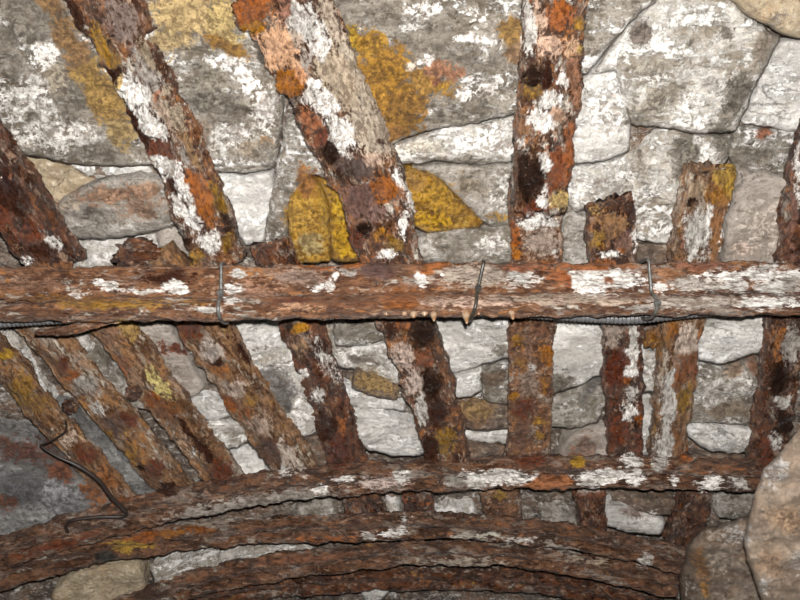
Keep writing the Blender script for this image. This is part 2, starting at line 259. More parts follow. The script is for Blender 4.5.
def stone_mat(name, base, dark, light, white=.5, rough=.72, sc=1.0, tint=None, rusty=.4, crackle=.5, grit=.9):
    t = NT(name)
    tc = t.new('ShaderNodeTexCoord'); oi = t.new('ShaderNodeObjectInfo')
    wv = t.math('MULTIPLY', oi.outputs['Random'], 40.0)
    vec = tc.outputs['Object']
    mp = t.new('ShaderNodeMapping'); t.put(mp.inputs['Vector'], vec)
    cb = t.new('ShaderNodeCombineXYZ'); t.put(cb.inputs[2], t.math('MULTIPLY', oi.outputs['Random'], 3.1))
    t.put(mp.inputs['Rotation'], cb.outputs[0]); mp.inputs['Scale'].default_value = (1, 2.6, 1.4)
    svec = mp.outputs[0]
    big = t.noise(vec, 12 * sc, 6, .62, .9, wv)
    mid = t.noise(vec, 40 * sc, 9, .72, .5, wv)
    fine = t.noise(vec, 150, 9, .78, .3, wv)
    speck = t.noise(vec, 95, 5, .7, .6, t.math('ADD', wv, 14.0))
    patch = t.noise(svec, 20 * sc, 12, .74, .7, t.math('ADD', wv, 9.3))
    streak = t.noise(svec, 46 * sc, 8, .7, .5, t.math('ADD', wv, 4.1))
    v = t.math('ADD', t.math('MULTIPLY', big, .45), t.math('ADD', t.math('MULTIPLY', mid, .3), t.math('MULTIPLY', streak, .25)))
    col = t.mix(t.ramp(v, .445, .535), dark, base)
    if tint: col = t.mix(t.ramp(big, .50, .62, 0, .75), col, tint)
    rn = t.noise(vec, 9, 8, .7, .8, t.math('ADD', wv, 21.0))
    lo = .66 - .14 * rusty
    col = t.mix(t.ramp(t.math('ADD', t.math('MULTIPLY', rn, .7), t.math('MULTIPLY', fine, .3)), lo, lo + .08, 0, .7), col, (.25, .13, .06))
    wf = t.math('ADD', t.math('MULTIPLY', patch, .62), t.math('MULTIPLY', fine, .38))
    lo = .65 - .24 * white
    wm = t.ramp(wf, lo, lo + .04)
    col = t.mix(wm, col, light)
    # fine dark pits, relief shading put into the colour, and bright grains
    col = t.mix(t.ramp(fine, .41, .50, .85 * grit, 0), col, t.mix(1.0, dark, (.70, .64, .58), 'MULTIPLY'))
    col = t.mix(t.ramp(speck, .36, .46, .75 * grit, 0), col, t.mix(1.0, dark, (.8, .74, .68), 'MULTIPLY'))
    col = t.mix(t.ramp(t.math('ADD', t.math('MULTIPLY', fine, .6), t.math('MULTIPLY', streak, .4)), .535, .585, 0, .8), col, light)
    dk = t.math('ADD', t.math('MULTIPLY', streak, .7), t.math('MULTIPLY', fine, .3))
    col = t.mix(t.ramp(dk, .40, .46, .35 + .5 * grit, 0), col, t.mix(1.0, dark, (.55, .51, .46), 'MULTIPLY'))
    vein = t.math('ABSOLUTE', t.math('SUBTRACT', t.noise(svec, 9 * sc, 7, .62, 1.0, t.math('ADD', wv, 3.0)), .5))
    vm = t.ramp(t.noise(vec, 14, 3, .5, 0, t.math('ADD', wv, 30.0)), .52, .6)
    crack = t.math('MULTIPLY', t.ramp(vein, .002, .009, 1, 0), t.math('MULTIPLY', vm, crackle))
    col = t.mix(crack, col, (.045, .04, .038))
    f, s_ = finish(t, mid, fine)
    col = t.mix(f, col, s_)
    t.put(t.b.inputs['Base Color'], col)
    t.put(t.b.inputs['Roughness'], t.ramp(mid, .35, .65, rough - .30, rough + .12))
    t.b.inputs['Specular IOR Level'].default_value = .42
    hgt = t.math('ADD', t.math('MULTIPLY', streak, .40), t.math('MULTIPLY', fine, .34))
    hgt = t.math('ADD', hgt, t.math('ADD', t.math('MULTIPLY', mid, .30), t.math('MULTIPLY', speck, .2)))
    hgt = t.math('ADD', hgt, t.math('MULTIPLY', wm, .06))
    hgt = t.math('SUBTRACT', hgt, t.math('MULTIPLY', crack, .3))
    b = t.new('ShaderNodeBump'); b.inputs['Strength'].default_value = 1.0; b.inputs['Distance'].default_value = .018
    t.put(b.inputs['Height'], hgt); t.t.links.new(b.outputs[0], t.b.inputs['Normal'])
    return t.m

def rust_mat(name, base, dark, orange, flake, fl_amt=.4, or_amt=.5, dk_amt=.5, stretch=(1, 1, 1), yel=.35, grey=.5):
    t = NT(name)
    tc = t.new('ShaderNodeTexCoord'); oi = t.new('ShaderNodeObjectInfo')
    wv = t.math('MULTIPLY', oi.outputs['Random'], 40.0)
    mp = t.new('ShaderNodeMapping'); t.put(mp.inputs['Vector'], tc.outputs['Object'])
    mp.inputs['Scale'].default_value = stretch
    vec = mp.outputs[0]
    big = t.noise(vec, 22, 8, .68, .5, wv)
    mid = t.noise(vec, 62, 10, .75, .5, wv)
    fine = t.noise(vec, 190, 9, .8, .3, wv)
    p2 = t.noise(vec, 40, 10, .75, .6, t.math('ADD', wv, 5.5))
    p3 = t.noise(vec, 52, 10, .75, .6, t.math('ADD', wv, 13.5))
    p4 = t.noise(vec, 30, 10, .75, .6, t.math('ADD', wv, 23.5))
    col = t.mix(t.ramp(mid, .43, .57), dark, base)
    lo = .64 - .20 * grey
    col = t.mix(t.ramp(p4, lo, lo + .09, 0, .85), col, t.mix(.5, flake, (.16, .105, .085)))
    lo = .64 - .20 * dk_amt
    col = t.mix(t.ramp(big, lo, lo + .08, 0, .9), col, dark)
    lo = .65 - .20 * or_amt
    col = t.mix(t.ramp(p2, lo, lo + .08), col, orange)
    lo = .69 - .20 * yel
    col = t.mix(t.ramp(p3, lo, lo + .06, 0, .85), col, (.40, .235, .05))
    wf = t.math('ADD', t.math('MULTIPLY', t.math('SUBTRACT', 1.0, p3), .5), t.math('ADD', t.math('MULTIPLY', p4, .2), t.math('MULTIPLY', fine, .3)))
    lo = .62 - .20 * fl_amt
    ff = t.ramp(wf, lo, lo + .045)
    col = t.mix(ff, col, flake)
    speck = t.noise(vec, 110, 5, .7, .5, t.math('ADD', wv, 44.0))
    col = t.mix(t.ramp(speck, .55, .63, 0, .75), col, t.mix(.45, orange, flake))
    col = t.mix(t.ramp(speck, .37, .45, .8, 0), col, t.mix(1.0, dark, (.6, .5, .5), 'MULTIPLY'))
    col = t.mix(t.ramp(fine, .41, .49, .85, 0), col, t.mix(1.0, dark, (.5, .45, .45), 'MULTIPLY'))
    f, s_ = finish(t, mid, fine)
    col = t.mix(f, col, s_)
    t.put(t.b.inputs['Base Color'], col)
    t.put(t.b.inputs['Roughness'], t.math('SUBTRACT', t.ramp(p2, .40, .58, .16, .66), t.math('MULTIPLY', t.wet, .5), clamp=True))
    t.b.inputs['Specular IOR Level'].default_value = .55
    hgt = t.math('ADD', t.math('MULTIPLY', mid, .55), t.math('MULTIPLY', fine, .42))
    hgt = t.math('ADD', hgt, t.math('ADD', t.math('MULTIPLY', ff, .07), t.math('MULTIPLY', speck, .25)))
    b = t.new('ShaderNodeBump'); b.inputs['Strength'].default_value = 1.0; b.inputs['Distance'].default_value = .018
    t.put(b.inputs['Height'], hgt); t.t.links.new(b.outputs[0], t.b.inputs['Normal'])
    return t.m

def plain_mat(name, col, rough=.5, col2=None, sc=120, spec=.5):
    t = NT(name)
    tc = t.new('ShaderNodeTexCoord')
    n = t.noise(tc.outputs['Object'], sc, 6, .65, .3)
    c = t.mix(t.ramp(n, .38, .62), col, col2 if col2 else tuple(v * .6 for v in col))
    t.put(t.b.inputs['Base Color'], c); t.b.inputs['Roughness'].default_value = rough
    t.b.inputs['Specular IOR Level'].default_value = spec
    b = t.new('ShaderNodeBump'); b.inputs['Strength'].default_value = .4; b.inputs['Distance'].default_value = .002
    t.put(b.inputs['Height'], n); t.t.links.new(b.outputs[0], t.b.inputs['Normal'])
    return t.m

SM = {
 'slab':  stone_mat('weathered_grey_slab', (.31, .28, .24), (.13, .11, .085), (.70, .68, .66), .58),
 'gray':  stone_mat('grey_rock', (.36, .33, .295), (.16, .14, .11), (.62, .60, .57), .48, grit=.8),
 'pale':  stone_mat('pale_rock', (.60, .57, .525), (.27, .235, .19), (.78, .76, .73), .68, grit=.55, rusty=.25),
 'white': stone_mat('lime_white_rock', (.66, .64, .61), (.42, .40, .37), (.80, .79, .77), .60, sc=.8, rusty=.05, grit=.3),
 'tan':   stone_mat('tan_rock', (.46, .38, .265), (.30, .235, .155), (.60, .54, .44), .36, tint=(.38, .26, .15), grit=.5),
 'brown': stone_mat('brown_rock', (.21, .155, .115), (.085, .06, .045), (.42, .36, .30), .34, tint=(.19, .09, .04)),
 'yellow': stone_mat('sulphur_yellow_rock', (.34, .185, .022), (.13, .065, .013), (.44, .30, .08), .30, rough=.42),
 'smooth': stone_mat('smooth_grey_rock', (.38, .335, .295), (.27, .23, .195), (.48, .43, .39), .36, grit=.4),
 'blue':  stone_mat('blue_grey_rock', (.23, .225, .22), (.11, .108, .105), (.40, .39, .38), .42),
 'cobble': stone_mat('brown_grey_cobble', (.27, .215, .17), (.13, .095, .07), (.42, .38, .34), .36, tint=(.20, .12, .07), grit=.35, rough=.5, sc=.7),
 'mortar': stone_mat('rubble_mortar', (.26, .215, .175), (.075, .055, .042), (.58, .56, .53), .50, sc=1.7, tint=(.17, .085, .045)),
 'boulder': stone_mat('tan_boulder_rock', (.40, .31, .235), (.27, .205, .155), (.50, .44, .39), .40, rough=.6, sc=.8, grit=.35, rusty=.15),
}
DK = (.045, .019, .010); BR = (.17, .062, .028); ORG = (.38, .135, .022); FLK = (.64, .59, .51)
RM = {
 'rail': rust_mat('flaking_rust', (.20, .085, .036), DK, ORG, FLK, .50, .55, .55, stretch=(.6, 1.1, 1.1), yel=.45),
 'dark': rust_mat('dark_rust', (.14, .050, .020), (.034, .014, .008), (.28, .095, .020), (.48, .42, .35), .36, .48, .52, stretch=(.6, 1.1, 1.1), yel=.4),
 'pale': rust_mat('lime_crusted_rust', (.29, .155, .075), (.085, .040, .018), (.36, .155, .035), (.56, .48, .39), .50, .62, .48, stretch=(.45, 1.2, 1.2), yel=.5, grey=.6),
 'orange': rust_mat('orange_rust', (.23, .108, .05), (.075, .032, .016), (.40, .155, .03), (.54, .46, .38), .48, .5, .5, yel=.42),
 'beam': rust_mat('beam_rust', (.25, .115, .055), (.085, .036, .018), (.38, .15, .036), (.58, .52, .45), .46, .55, .48, stretch=(.42, 1.3, 1.3), grey=.5),
 'arch': rust_mat('bent_rail_rust', (.18, .083, .042), (.046, .022, .013), (.30, .105, .026), (.42, .37, .31), .42, .45, .5, stretch=(.45, 1.2, 1.2), grey=.55),
}
CONDUIT = plain_mat('dark_grey_plastic', (.10, .10, .105), .34, (.07, .07, .07))
TIE = plain_mat('grey_nylon', (.085, .085, .08), .4, (.04, .036, .032))
TIE_DARK = plain_mat('black_nylon', (.02, .019, .017), .35, (.035, .03, .022))
LIME = SM['white']
WIRE = plain_mat('rusty_wire', (.012, .010, .009), .45, (.028, .016, .012))
CALC = plain_mat('calcite', (.24, .18, .125), .3, (.18, .095, .045))

# ------------------------------------------------------------------ mesh helpers
def mk(name, V, faces, mat, parent=None, st=None, smooth=True, origin=None, rotz=0.0):
    V = np.asarray(V, float)
    if origin is None: origin = V.mean(axis=0)
    origin = np.asarray(origin, float)
    po = np.array(parent['_o']) if parent is not None else np.zeros(3)
    me = bpy.data.meshes.new(name)
    Lc = V - origin
    if rotz:
        c_, s_ = math.cos(-rotz), math.sin(-rotz)
        Lc = np.column_stack([Lc[:, 0] * c_ - Lc[:, 1] * s_, Lc[:, 0] * s_ + Lc[:, 1] * c_, Lc[:, 2]])
    me.from_pydata([tuple(v) for v in Lc], [], faces)
    me.update()
    if smooth: me.polygons.foreach_set('use_smooth', [True] * len(me.polygons))
    if st is not None:
        a = me.attributes.new('stain', 'FLOAT_COLOR', 'POINT')
        a.data.foreach_set('color', np.asarray(st, np.float32).ravel())
    me.materials.append(mat)
    o = bpy.data.objects.new(name, me)
    COL.objects.link(o)
    o['_o'] = [float(v) for v in origin]
    if parent is not None:
        o.parent = parent
        pr = parent.rotation_euler.z
        if pr:
            d = origin - po
            po = origin - np.array([d[0] * math.cos(pr) + d[1] * math.sin(pr), -d[0] * math.sin(pr) + d[1] * math.cos(pr), d[2]])
            rotz = -pr
    o.location = origin - po
    o.rotation_euler.z = rotz
    return o

def tag(o, label, cat, group=None):
    o['label'] = label; o['category'] = cat
    if group: o['group'] = group
    return o

def outward(V, faces):
    return faces

# ------------------------------------------------------------------ stones
def resample(poly, step):
    P = np.array(poly, float); n = len(P)
    # corner-rounded closed outline
    Q = []
    for i in range(n):
        a, b, c = P[i - 1], P[i], P[(i + 1) % n]
        for t in (0.0, .5, 1.0):
            p0 = b + (a - b) * .14; p1 = b + (c - b) * .14
            Q.append((1 - t) ** 2 * p0 + 2 * t * (1 - t) * b + t * t * p1)
    Q = np.array(Q); R_ = []
    for i in range(len(Q)):
        a, b = Q[i], Q[(i + 1) % len(Q)]
        L = np.linalg.norm(b - a); k = max(1, int(round(L / step)))
        for j in range(k): R_.append(a + (b - a) * j / k)
    return np.array(R_)

def seg_dist(p, poly):
    d = np.full(len(p), 1e9)
    for i in range(len(poly)):
        a = poly[i]; b = poly[(i + 1) % len(poly)]
        ab = b - a; L = ab @ ab + 1e-9
        t = np.clip(((p - a) @ ab) / L, 0, 1)
        d = np.minimum(d, np.linalg.norm(p - (a + t[:, None] * ab), axis=1))
    return d

def inside(p, poly):
    x, y = p[:, 0], p[:, 1]; r = np.zeros(len(p), bool)
    j = len(poly) - 1
    for i in range(len(poly)):
        xi, yi = poly[i]; xj, yj = poly[j]
        c = ((yi > y) != (yj > y)) & (x < (xj - xi) * (y - yi) / (yj - yi + 1e-12) + xi)
        r ^= c; j = i
    return r

_seed = [0]
def rock(label, poly, mat='gray', off=.012, bulge=.012, edge=14, tilt=(0, 0), amp=1.0, thick=.05, name='stone', step=2.6, wob=2.0, table=STONE, cat='stone', radial=False):
    _seed[0] += 1; sd = _seed[0]
    B = resample(poly, step)
    q = np.column_stack([B, np.zeros(len(B))])
    B = B + wob * np.column_stack([fbm(q, .09, 4, sd), fbm(q, .09, 4, sd + 50)]) * 1.3
    B = B + 1.6 * (B - B.mean(0)) / np.linalg.norm(B - B.mean(0), axis=1)[:, None]
    lo = B.min(axis=0); hi = B.max(axis=0)
    gx, gy = np.meshgrid(np.arange(lo[0], hi[0], step), np.arange(lo[1], hi[1], step))
    g = np.column_stack([gx.ravel(), gy.ravel()])
    g = g + np.random.RandomState(sd).uniform(-.6, .6, g.shape)
    g = g[inside(g, B)]
    if len(g): g = g[seg_dist(g, B) > step * .6]
    allp = np.concatenate([B, g]); nb = len(B)
    r = delaunay_2d_cdt([Vector(p) for p in allp], [], [list(range(nb))], 1, 1e-5)
    v2 = np.array([tuple(v) for v in r[0]]); tris = [list(f) for f in r[2]]
    d = seg_dist(v2, B)
    e = np.clip(d / (edge * (.30 + .5 * np.clip(.5 + fbm(np.column_stack([v2 / 90.0, v2[:, :1] * 0]), 1, 2, sd), 0, 1))), 0, 1); prof = np.sqrt(np.clip(1 - (1 - e) ** 2, 0, 1))
    base = at(v2[:, 0], v2[:, 1], off)
    c = v2.mean(axis=0)
    n1 = fbm(base, 9, 3, sd); n2 = fbm(base, 30, 4, sd + 3, .55); n3 = fbm(base, 110, 3, sd + 9, .6)
    ledge = np.floor((fbm(base * np.array([1, 1.7, 1]), 14, 3, sd + 21) + 1) * 4) / 4 - 1
    dep = (off - (1 - prof) * min(bulge * .6 + .003, .03) + bulge * prof * .4
           + amp * (n1 * .012 + n2 * .0070 + n3 * .0026 + ledge * .009) * (.35 + .65 * prof)
           + (v2[:, 0] - c[0]) * tilt[0] * 1e-4 + (v2[:, 1] - c[1]) * tilt[1] * 1e-4)
    Vf = at(v2[:, 0], v2[:, 1], dep)
    # boundary edges -> skirt and back
    cnt = {}
    for f in tris:
        for i in range(3):
            a, b = f[i], f[(i + 1) % 3]
            cnt[(a, b)] = 1
    bnd = [(a, b) for (a, b) in cnt if (b, a) not in cnt]
    nxt = dict(bnd)
    a0 = bnd[0][0]; loop = [a0]; x = nxt[a0]
    while x != a0 and len(loop) < len(nxt) + 2:
        loop.append(x); x = nxt.get(x, a0)
    nV = len(Vf)
    ctr = Vf[loop].mean(axis=0)
    skirt = Vf[loop].copy(); skirt[:, 2] += thick
    skirt[:, :2] = ctr[:2] + (skirt[:, :2] - ctr[:2]) * .93
    if radial:
        dr = Vf[loop] - CAM
        skirt = Vf[loop] + dr / np.linalg.norm(dr, axis=1)[:, None] * thick
        ctr = skirt.mean(axis=0); skirt = ctr + (skirt - ctr) * .9
    mid = Vf[loop] * .5 + skirt * .5 + fbm(Vf[loop], 60, 3, sd)[:, None] * np.array([.003, .003, 0])
    V = np.concatenate([Vf, mid, skirt]); L = len(loop)
    F_ = list(tris)
    for i in range(L):
        j = (i + 1) % L
        a, b = loop[i], loop[j]
        F_.append([b, a, nV + i, nV + j])
        F_.append([nV + j, nV + i, nV + L + i, nV + L + j])
    F_.append([nV + L + i for i in range(L)][::1])
    # orientation: front faces must look down
    t0 = np.array(tris); nn = np.cross(Vf[t0[:, 1]] - Vf[t0[:, 0]], Vf[t0[:, 2]] - Vf[t0[:, 0]])
    if nn[:, 2].mean() > 0: F_ = [f[::-1] for f in F_]
    ppx = np.concatenate([v2[:, 0], v2[loop, 0], v2[loop, 0]]); ppy = np.concatenate([v2[:, 1], v2[loop, 1], v2[loop, 1]])
    o = mk(name, V, F_, SM[mat], st=stain(ppx, ppy, table, V))
    tag(o, label, cat)
    return o

# ------------------------------------------------------------------ iron bars
def spline(P, n):
    P = np.asarray(P, float)
    if len(P) == 2: return P[0] + (P[1] - P[0]) * np.linspace(0, 1, n)[:, None]
    E = np.concatenate([[2 * P[0] - P[1]], P, [2 * P[-1] - P[-2]]])
    L = np.concatenate([[0], np.cumsum(np.linalg.norm(np.diff(P[:, :2], axis=0), axis=1))])
    u = np.linspace(0, L[-1], n); out = []
    for s in u:
        i = min(len(P) - 2, max(0, np.searchsorted(L, s, 'right') - 1))
        t = (s - L[i]) / (L[i + 1] - L[i] + 1e-9)
        p0, p1, p2, p3 = E[i], E[i + 1], E[i + 2], E[i + 3]
        out.append(.5 * (2 * p1 + (p2 - p0) * t + (2 * p0 - 5 * p1 + 4 * p2 - p3) * t * t + (3 * p1 - p0 - 3 * p2 + p3) * t ** 3))
    return np.array(out)

PROF = {   # (across, down): down = towards the floor
 'flat': [(-.5, 0), (-.5, .8), (-.46, .96), (-.2, 1), (.2, 1), (.46, .96), (.5, .8), (.5, 0)],
 'ridge': [(-.5, 0), (-.5, .45), (-.42, .62), (-.08, 1), (.04, .98), (.30, .62), (.5, .5), (.5, 0)],
 'rail': [(-.5, 0), (-.5, .22), (-.34, .34), (-.26, .5), (-.26, .92), (-.18, 1), (.18, 1), (.26, .92), (.26, .5), (.34, .34), (.5, .22), (.5, 0)],
 'beam': [(-.5, .0), (-.5, .55), (-.44, .66), (-.36, .62), (-.1, .66), (.02, .62), (.07, .56), (.12, .74), (.22, .96), (.34, 1.0), (.45, .86), (.5, .6), (.46, .1), (.3, 0)],
 'beam_web': [(-.5, .0), (-.5, .55), (-.44, .66), (-.36, .62), (-.1, .66), (.05, .62), (.10, .52), (.14, .0)],
 'beam_lip': [(.06, .1), (.06, .62), (.12, .76), (.22, .96), (.34, 1.0), (.45, .86), (.5, .6), (.46, .1)],
 'arch_web': [(-.5, 0), (-.5, .5), (-.4, .7), (-.12, .66), (.04, .60), (.08, .2)],
 'arch_lip': [(.02, .1), (.02, .62), (.08, .76), (.2, .98), (.38, .98), (.5, .72), (.48, .1)],
 'arch': [(-.5, 0), (-.5, .5), (-.4, .7), (-.12, .66), (.0, .60), (.08, .74), (.2, .98), (.38, .98), (.5, .72), (.48, .1)],
}
def dense(prof, w, t, step):
    P = np.array(prof, float) * np.array([w, t]); out = []
    for i in range(len(P)):
        a, b = P[i], P[(i + 1) % len(P)]
        k = max(1, int(round(np.linalg.norm(b - a) / step)))
        for j in range(k): out.append(a + (b - a) * j / k)
    return np.array(out)

def sweep(name, C, Wd, th, prof, mat, parent=None, amp=1.0, seed=1, step=.0026, jag=.012, updir=(0, 0, -1), table=IRON, origin=None):
    """sweep a profile along centre line C (3D); Wd widths in metres"""
    n = len(C)
    base = dense(PROF[prof], 1.0 * np.mean(Wd), th, step) / np.array([np.mean(Wd), th])
    m = len(base)
    Tn = np.gradient(C, axis=0); Tn /= np.linalg.norm(Tn, axis=1)[:, None]
    N = np.tile(np.array(updir, float), (n, 1)); N -= (N * Tn).sum(1)[:, None] * Tn; N /= np.linalg.norm(N, axis=1)[:, None]
    S = np.cross(Tn, N)
    # 2D outline normals
    tg = np.roll(base * [np.mean(Wd), th], -1, 0) - np.roll(base * [np.mean(Wd), th], 1, 0)
    nr = np.column_stack([tg[:, 1], -tg[:, 0]]); nr /= np.linalg.norm(nr, axis=1)[:, None] + 1e-9
    cen = base - base.mean(axis=0)
    if ((nr * cen).sum(1)).mean() < 0: nr = -nr
    V = (C[:, None, :] + S[:, None, :] * (base[None, :, 0, None] * Wd[:, None, None]) + N[:, None, :] * (base[None, :, 1, None] * th))
    D = S[:, None, :] * nr[None, :, 0, None] + N[:, None, :] * nr[None, :, 1, None]
    V = V.reshape(-1, 3); D = D.reshape(-1, 3)
    lum = fbm(V, 26, 3, seed); mid = fbm(V, 75, 4, seed + 5, .6); fin = fbm(V, 240, 2, seed + 8)
    rough = np.abs(fbm(V, 40, 4, seed + 13))
    disp = amp * (lum * .006 + mid * .0040 + fin * .0014 - rough * .0035)
    V = V + D * disp[:, None]
    V = V.reshape(n, m, 3)
    # broken ends
    for e, sgn in ((0, -1), (n - 1, 1)):
        j = fbm(V[e], 55, 4, seed + 31) * jag
        V[e] += Tn[e] * (sgn * j)[:, None]
    nn = n * m
    F_ = []
    for i in range(n - 1):
        for j in range(m):
            k = (j + 1) % m
            F_.append([i * m + j, i * m + k, (i + 1) * m + k, (i + 1) * m + j])
    V = V.reshape(-1, 3)
    c0 = V[:m].mean(0); c1 = V[-m:].mean(0)
    V = np.concatenate([V, [c0, c1]])
    for j in range(m):
        k = (j + 1) % m
        F_.append([nn, k, j]); F_.append([nn + 1, (n - 1) * m + j, (n - 1) * m + k])
    # make normals face out
    f0 = F_[(n // 2) * m + m // 2]; p = V[f0]; nv = np.cross(p[1] - p[0], p[2] - p[0])
    if nv @ (p.mean(0) - C[n // 2] - N[n // 2] * th * .5) < 0: F_ = [f[::-1] for f in F_]
    px, py = project(V)
    return mk(name, V, F_, mat, parent, st=stain(px, py, table, V), origin=origin, rotz=0.0 if parent is not None else math.atan2(C[-1][1] - C[0][1], C[-1][0] - C[0][0]))

def rail(label, pts, mat, off, th, prof='flat', amp=1.0, seed=1, name='iron_rail', cat='rail', jag=.012, group=None, dense_step=.0032, parent=None):
    P = spline(pts, 80)
    C = at(P[:, 0], P[:, 1], off)
    L = np.linalg.norm(np.diff(C, axis=0), axis=1).sum()
    n = int(L / dense_step)
    P = spline(pts, n)
    # (px, py, width px [, extra off])
    ex = P[:, 3] if P.shape[1] > 3 else 0
    C = at(P[:, 0], P[:, 1], off + ex)
    low = at(P[:, 0], P[:, 1], off + ex + th)
    depth = (low - CAM) @ FWD
    Wd = P[:, 2] * depth / F
    # centre line of the top side sits straight above the seen underside
    C = low.copy(); C[:, 2] += th
    o = sweep(name, C, Wd, th, prof, RM[mat], parent, amp, seed, jag=jag)
    if label: tag(o, label, cat, group)
    return o

def empty(name, loc):
    o = bpy.data.objects.new(name, None); COL.objects.link(o)
    o.empty_display_size = .05
    o.location = loc; o['_o'] = [float(v) for v in loc]
    return o

def lump(name, px, py, off, r, mat, parent, seed, squash=(1, 1, 1), label=None):
    import bmesh
    bm = bmesh.new(); bmesh.ops.create_icosphere(bm, subdivisions=4, radius=1)
    V = np.array([v.co[:] for v in bm.verts]); F_ = [[v.index for v in f.verts] for f in bm.faces]; bm.free()
    c = at(px, py, off)[0]
    k = .8 + .65 * fbm(V, 1.5, 5, seed, .6) + .5 * np.abs(fbm(V, 3.3, 4, seed + 4, .6))
    V = V * k[:, None] * r * np.array(squash) + c
    x, y = project(V)
    o = mk(name, V, F_, mat, parent, st=stain(x, y, IRON, V))
    if label: o['label'] = label
    return o

def tube(name, pts, rad, mat, parent=None, nseg=12, ribs=None, cap=True, closed=False):
    C = np.asarray(pts, float); n = len(C)
    Tn = np.gradient(C, axis=0)
    if closed: Tn = np.roll(C, -1, 0) - np.roll(C, 1, 0)
    Tn /= np.linalg.norm(Tn, axis=1)[:, None]
    ref = np.array([.31, -.52, .79]); A = np.cross(Tn, ref); A /= np.linalg.norm(A, axis=1)[:, None]; Bn = np.cross(Tn, A)
    rad = np.broadcast_to(np.asarray(rad, float), (n,))
    th = np.linspace(0, 2 * math.pi, nseg, endpoint=False)
    V = C[:, None] + rad[:, None, None] * (A[:, None] * np.cos(th)[None, :, None] + Bn[:, None] * np.sin(th)[None, :, None])
    V = V.reshape(-1, 3); F_ = []
    for i in range(n if closed else n - 1):
        for j in range(nseg):
            k = (j + 1) % nseg; i2 = (i + 1) % n
            F_.append([i * nseg + j, i * nseg + k, i2 * nseg + k, i2 * nseg + j])
    if not closed:
        F_.append([j for j in range(nseg)][::-1]); F_.append([(n - 1) * nseg + j for j in range(nseg)])
    return mk(name, V, F_, mat, parent)

# ------------------------------------------------------------------ the setting
def grid_mesh(name, fn, us, vs, mat, table=None):
    U, Vv = np.meshgrid(us, vs, indexing='ij')
    V = fn(U.ravel(), Vv.ravel()); nu, nv = U.shape; F_ = []
    for i in range(nu - 1):
        for j in range(nv - 1):
            F_.append([i * nv + j, i * nv + j + 1, (i + 1) * nv + j + 1, (i + 1) * nv + j])
    st = None
    if table is not None:
        x, y = project(V); st = stain(x, y, table, V)
    o = mk(name, V, F_, mat, st=st, origin=(0, 0, 0))
    o['kind'] = 'structure'
    return o

XL, XR, YB, YF = -1.05, .80, -.9, 2.3
def ceil_fn(x, y):
    q = np.column_stack([x, y, np.zeros(len(x))])
    n = fbm(q, 12, 4, 4) * .012 + fbm(q, 34, 4, 8, .6) * .009 + fbm(q, 100, 2, 2) * .003
    # rubble lumps
    c = np.floor((fbm(q, 20, 3, 33) + 1) * 3) / 3 - 1
    return np.column_stack([x, y, H(x, y) + .006 - n - c * .012])
grid_mesh('ceiling', ceil_fn, np.arange(XL, XR + .001, .0066), np.concatenate([np.arange(YB, .08, .03), np.arange(.08, 1.6, .0066), np.arange(1.6, YF + .03, .03)]), SM['mortar'], STONE)
def wall_fn(x0, sgn):
    def f(y, z):
        q = np.column_stack([np.zeros(len(y)), y, z])
        n = np.abs(fbm(q, 5, 4, 6 + sgn)) * .05 + fbm(q, 22, 4, 9, .6) * .012
        return np.column_stack([x0 - sgn * (.03 - n), y, z])
    return f
grid_mesh('wall_left', wall_fn(XL, -1), np.arange(YB, YF + .01, .02), np.arange(0, 2.12, .02), SM['mortar'])
grid_mesh('wall_right', wall_fn(XR, 1), np.arange(YB, YF + .01, .02), np.arange(0, 2.12, .02), SM['mortar'])
grid_mesh('wall_back', lambda x, z: np.column_stack([x, YF + .03 * fbm(np.column_stack([x, x * 0, z]), 6, 4, 2), z]), np.arange(XL, XR + .01, .03), np.arange(0, 2.15, .03), SM['mortar'])
grid_mesh('floor', lambda x, y: np.column_stack([x, y, .02 * fbm(np.column_stack([x, y, x * 0]), 6, 4, 5)]), np.arange(XL, XR + .01, .03), np.arange(YB, YF + .01, .03), SM['brown'])

# ------------------------------------------------------------------ stones of the roof
rock('big grey slab filling the upper left corner, left of the yellow and white flaked rail', [(-45,-45),(48,-40),(78,12),(108,70),(150,140),(160,162),(138,165),(104,166),(70,163),(36,156),(-45,140)], 'slab', .022, .012, 12, (0, 0))
rock('grey slab with a tan top between the two diagonal upper rails', [(92,-40),(245,-40),(262,40),(283,85),(283,118),(275,160),(268,169),(240,172),(212,171),(185,168),(160,130)], 'slab', .026, .012, 12, (0, -.2))
rock('tan stone at the left edge under the big grey slab', [(-40,146),(22,154),(62,164),(102,182),(84,194),(62,202),(50,214),(30,222),(-40,205)], 'tan', .006, .008, 12)
rock('thin white stone wedged between the grey slab and the oval stone', [(66,164),(145,164),(152,176),(130,175),(100,181)], 'white', .000, .004, 6)
rock('oval brown streaked stone right of the far left rail', [(53,209),(68,194),(90,183),(118,176),(146,173),(164,182),(178,206),(180,224),(150,232),(115,238),(78,239),(62,228)], 'gray', .020, .020, 26, amp=.7)
rock('pale stone under the oval stone, behind the rust stub', [(58,238),(80,243),(120,240),(156,233),(160,268),(70,272),(48,262)], 'pale', .004, .006, 8)
rock('small tan stone between the rust stub and the upper left rail', [(158,231),(180,227),(190,245),(192,268),(162,268)], 'smooth', .010, .006, 8)
rock('crumbled white stone right of the foot of the upper left rail', [(210,174),(242,176),(272,172),(276,196),(268,212),(264,240),(244,246),(230,210)], 'white', .010, .010, 8, amp=1.7)
rock('grey upright stone left of the yellow brown stone', [(277,170),(286,120),(302,118),(330,160),(338,182),(310,176),(292,196),(288,226),(292,262),(266,262),(262,242),(270,208)], 'slab', .016, .008, 9)
rock('yellow brown stone left of the foot of the big middle rail', [(288,204),(296,188),(306,175),(322,190),(328,206),(330,262),(296,262),(290,230)], 'yellow', .024, .010, 10)
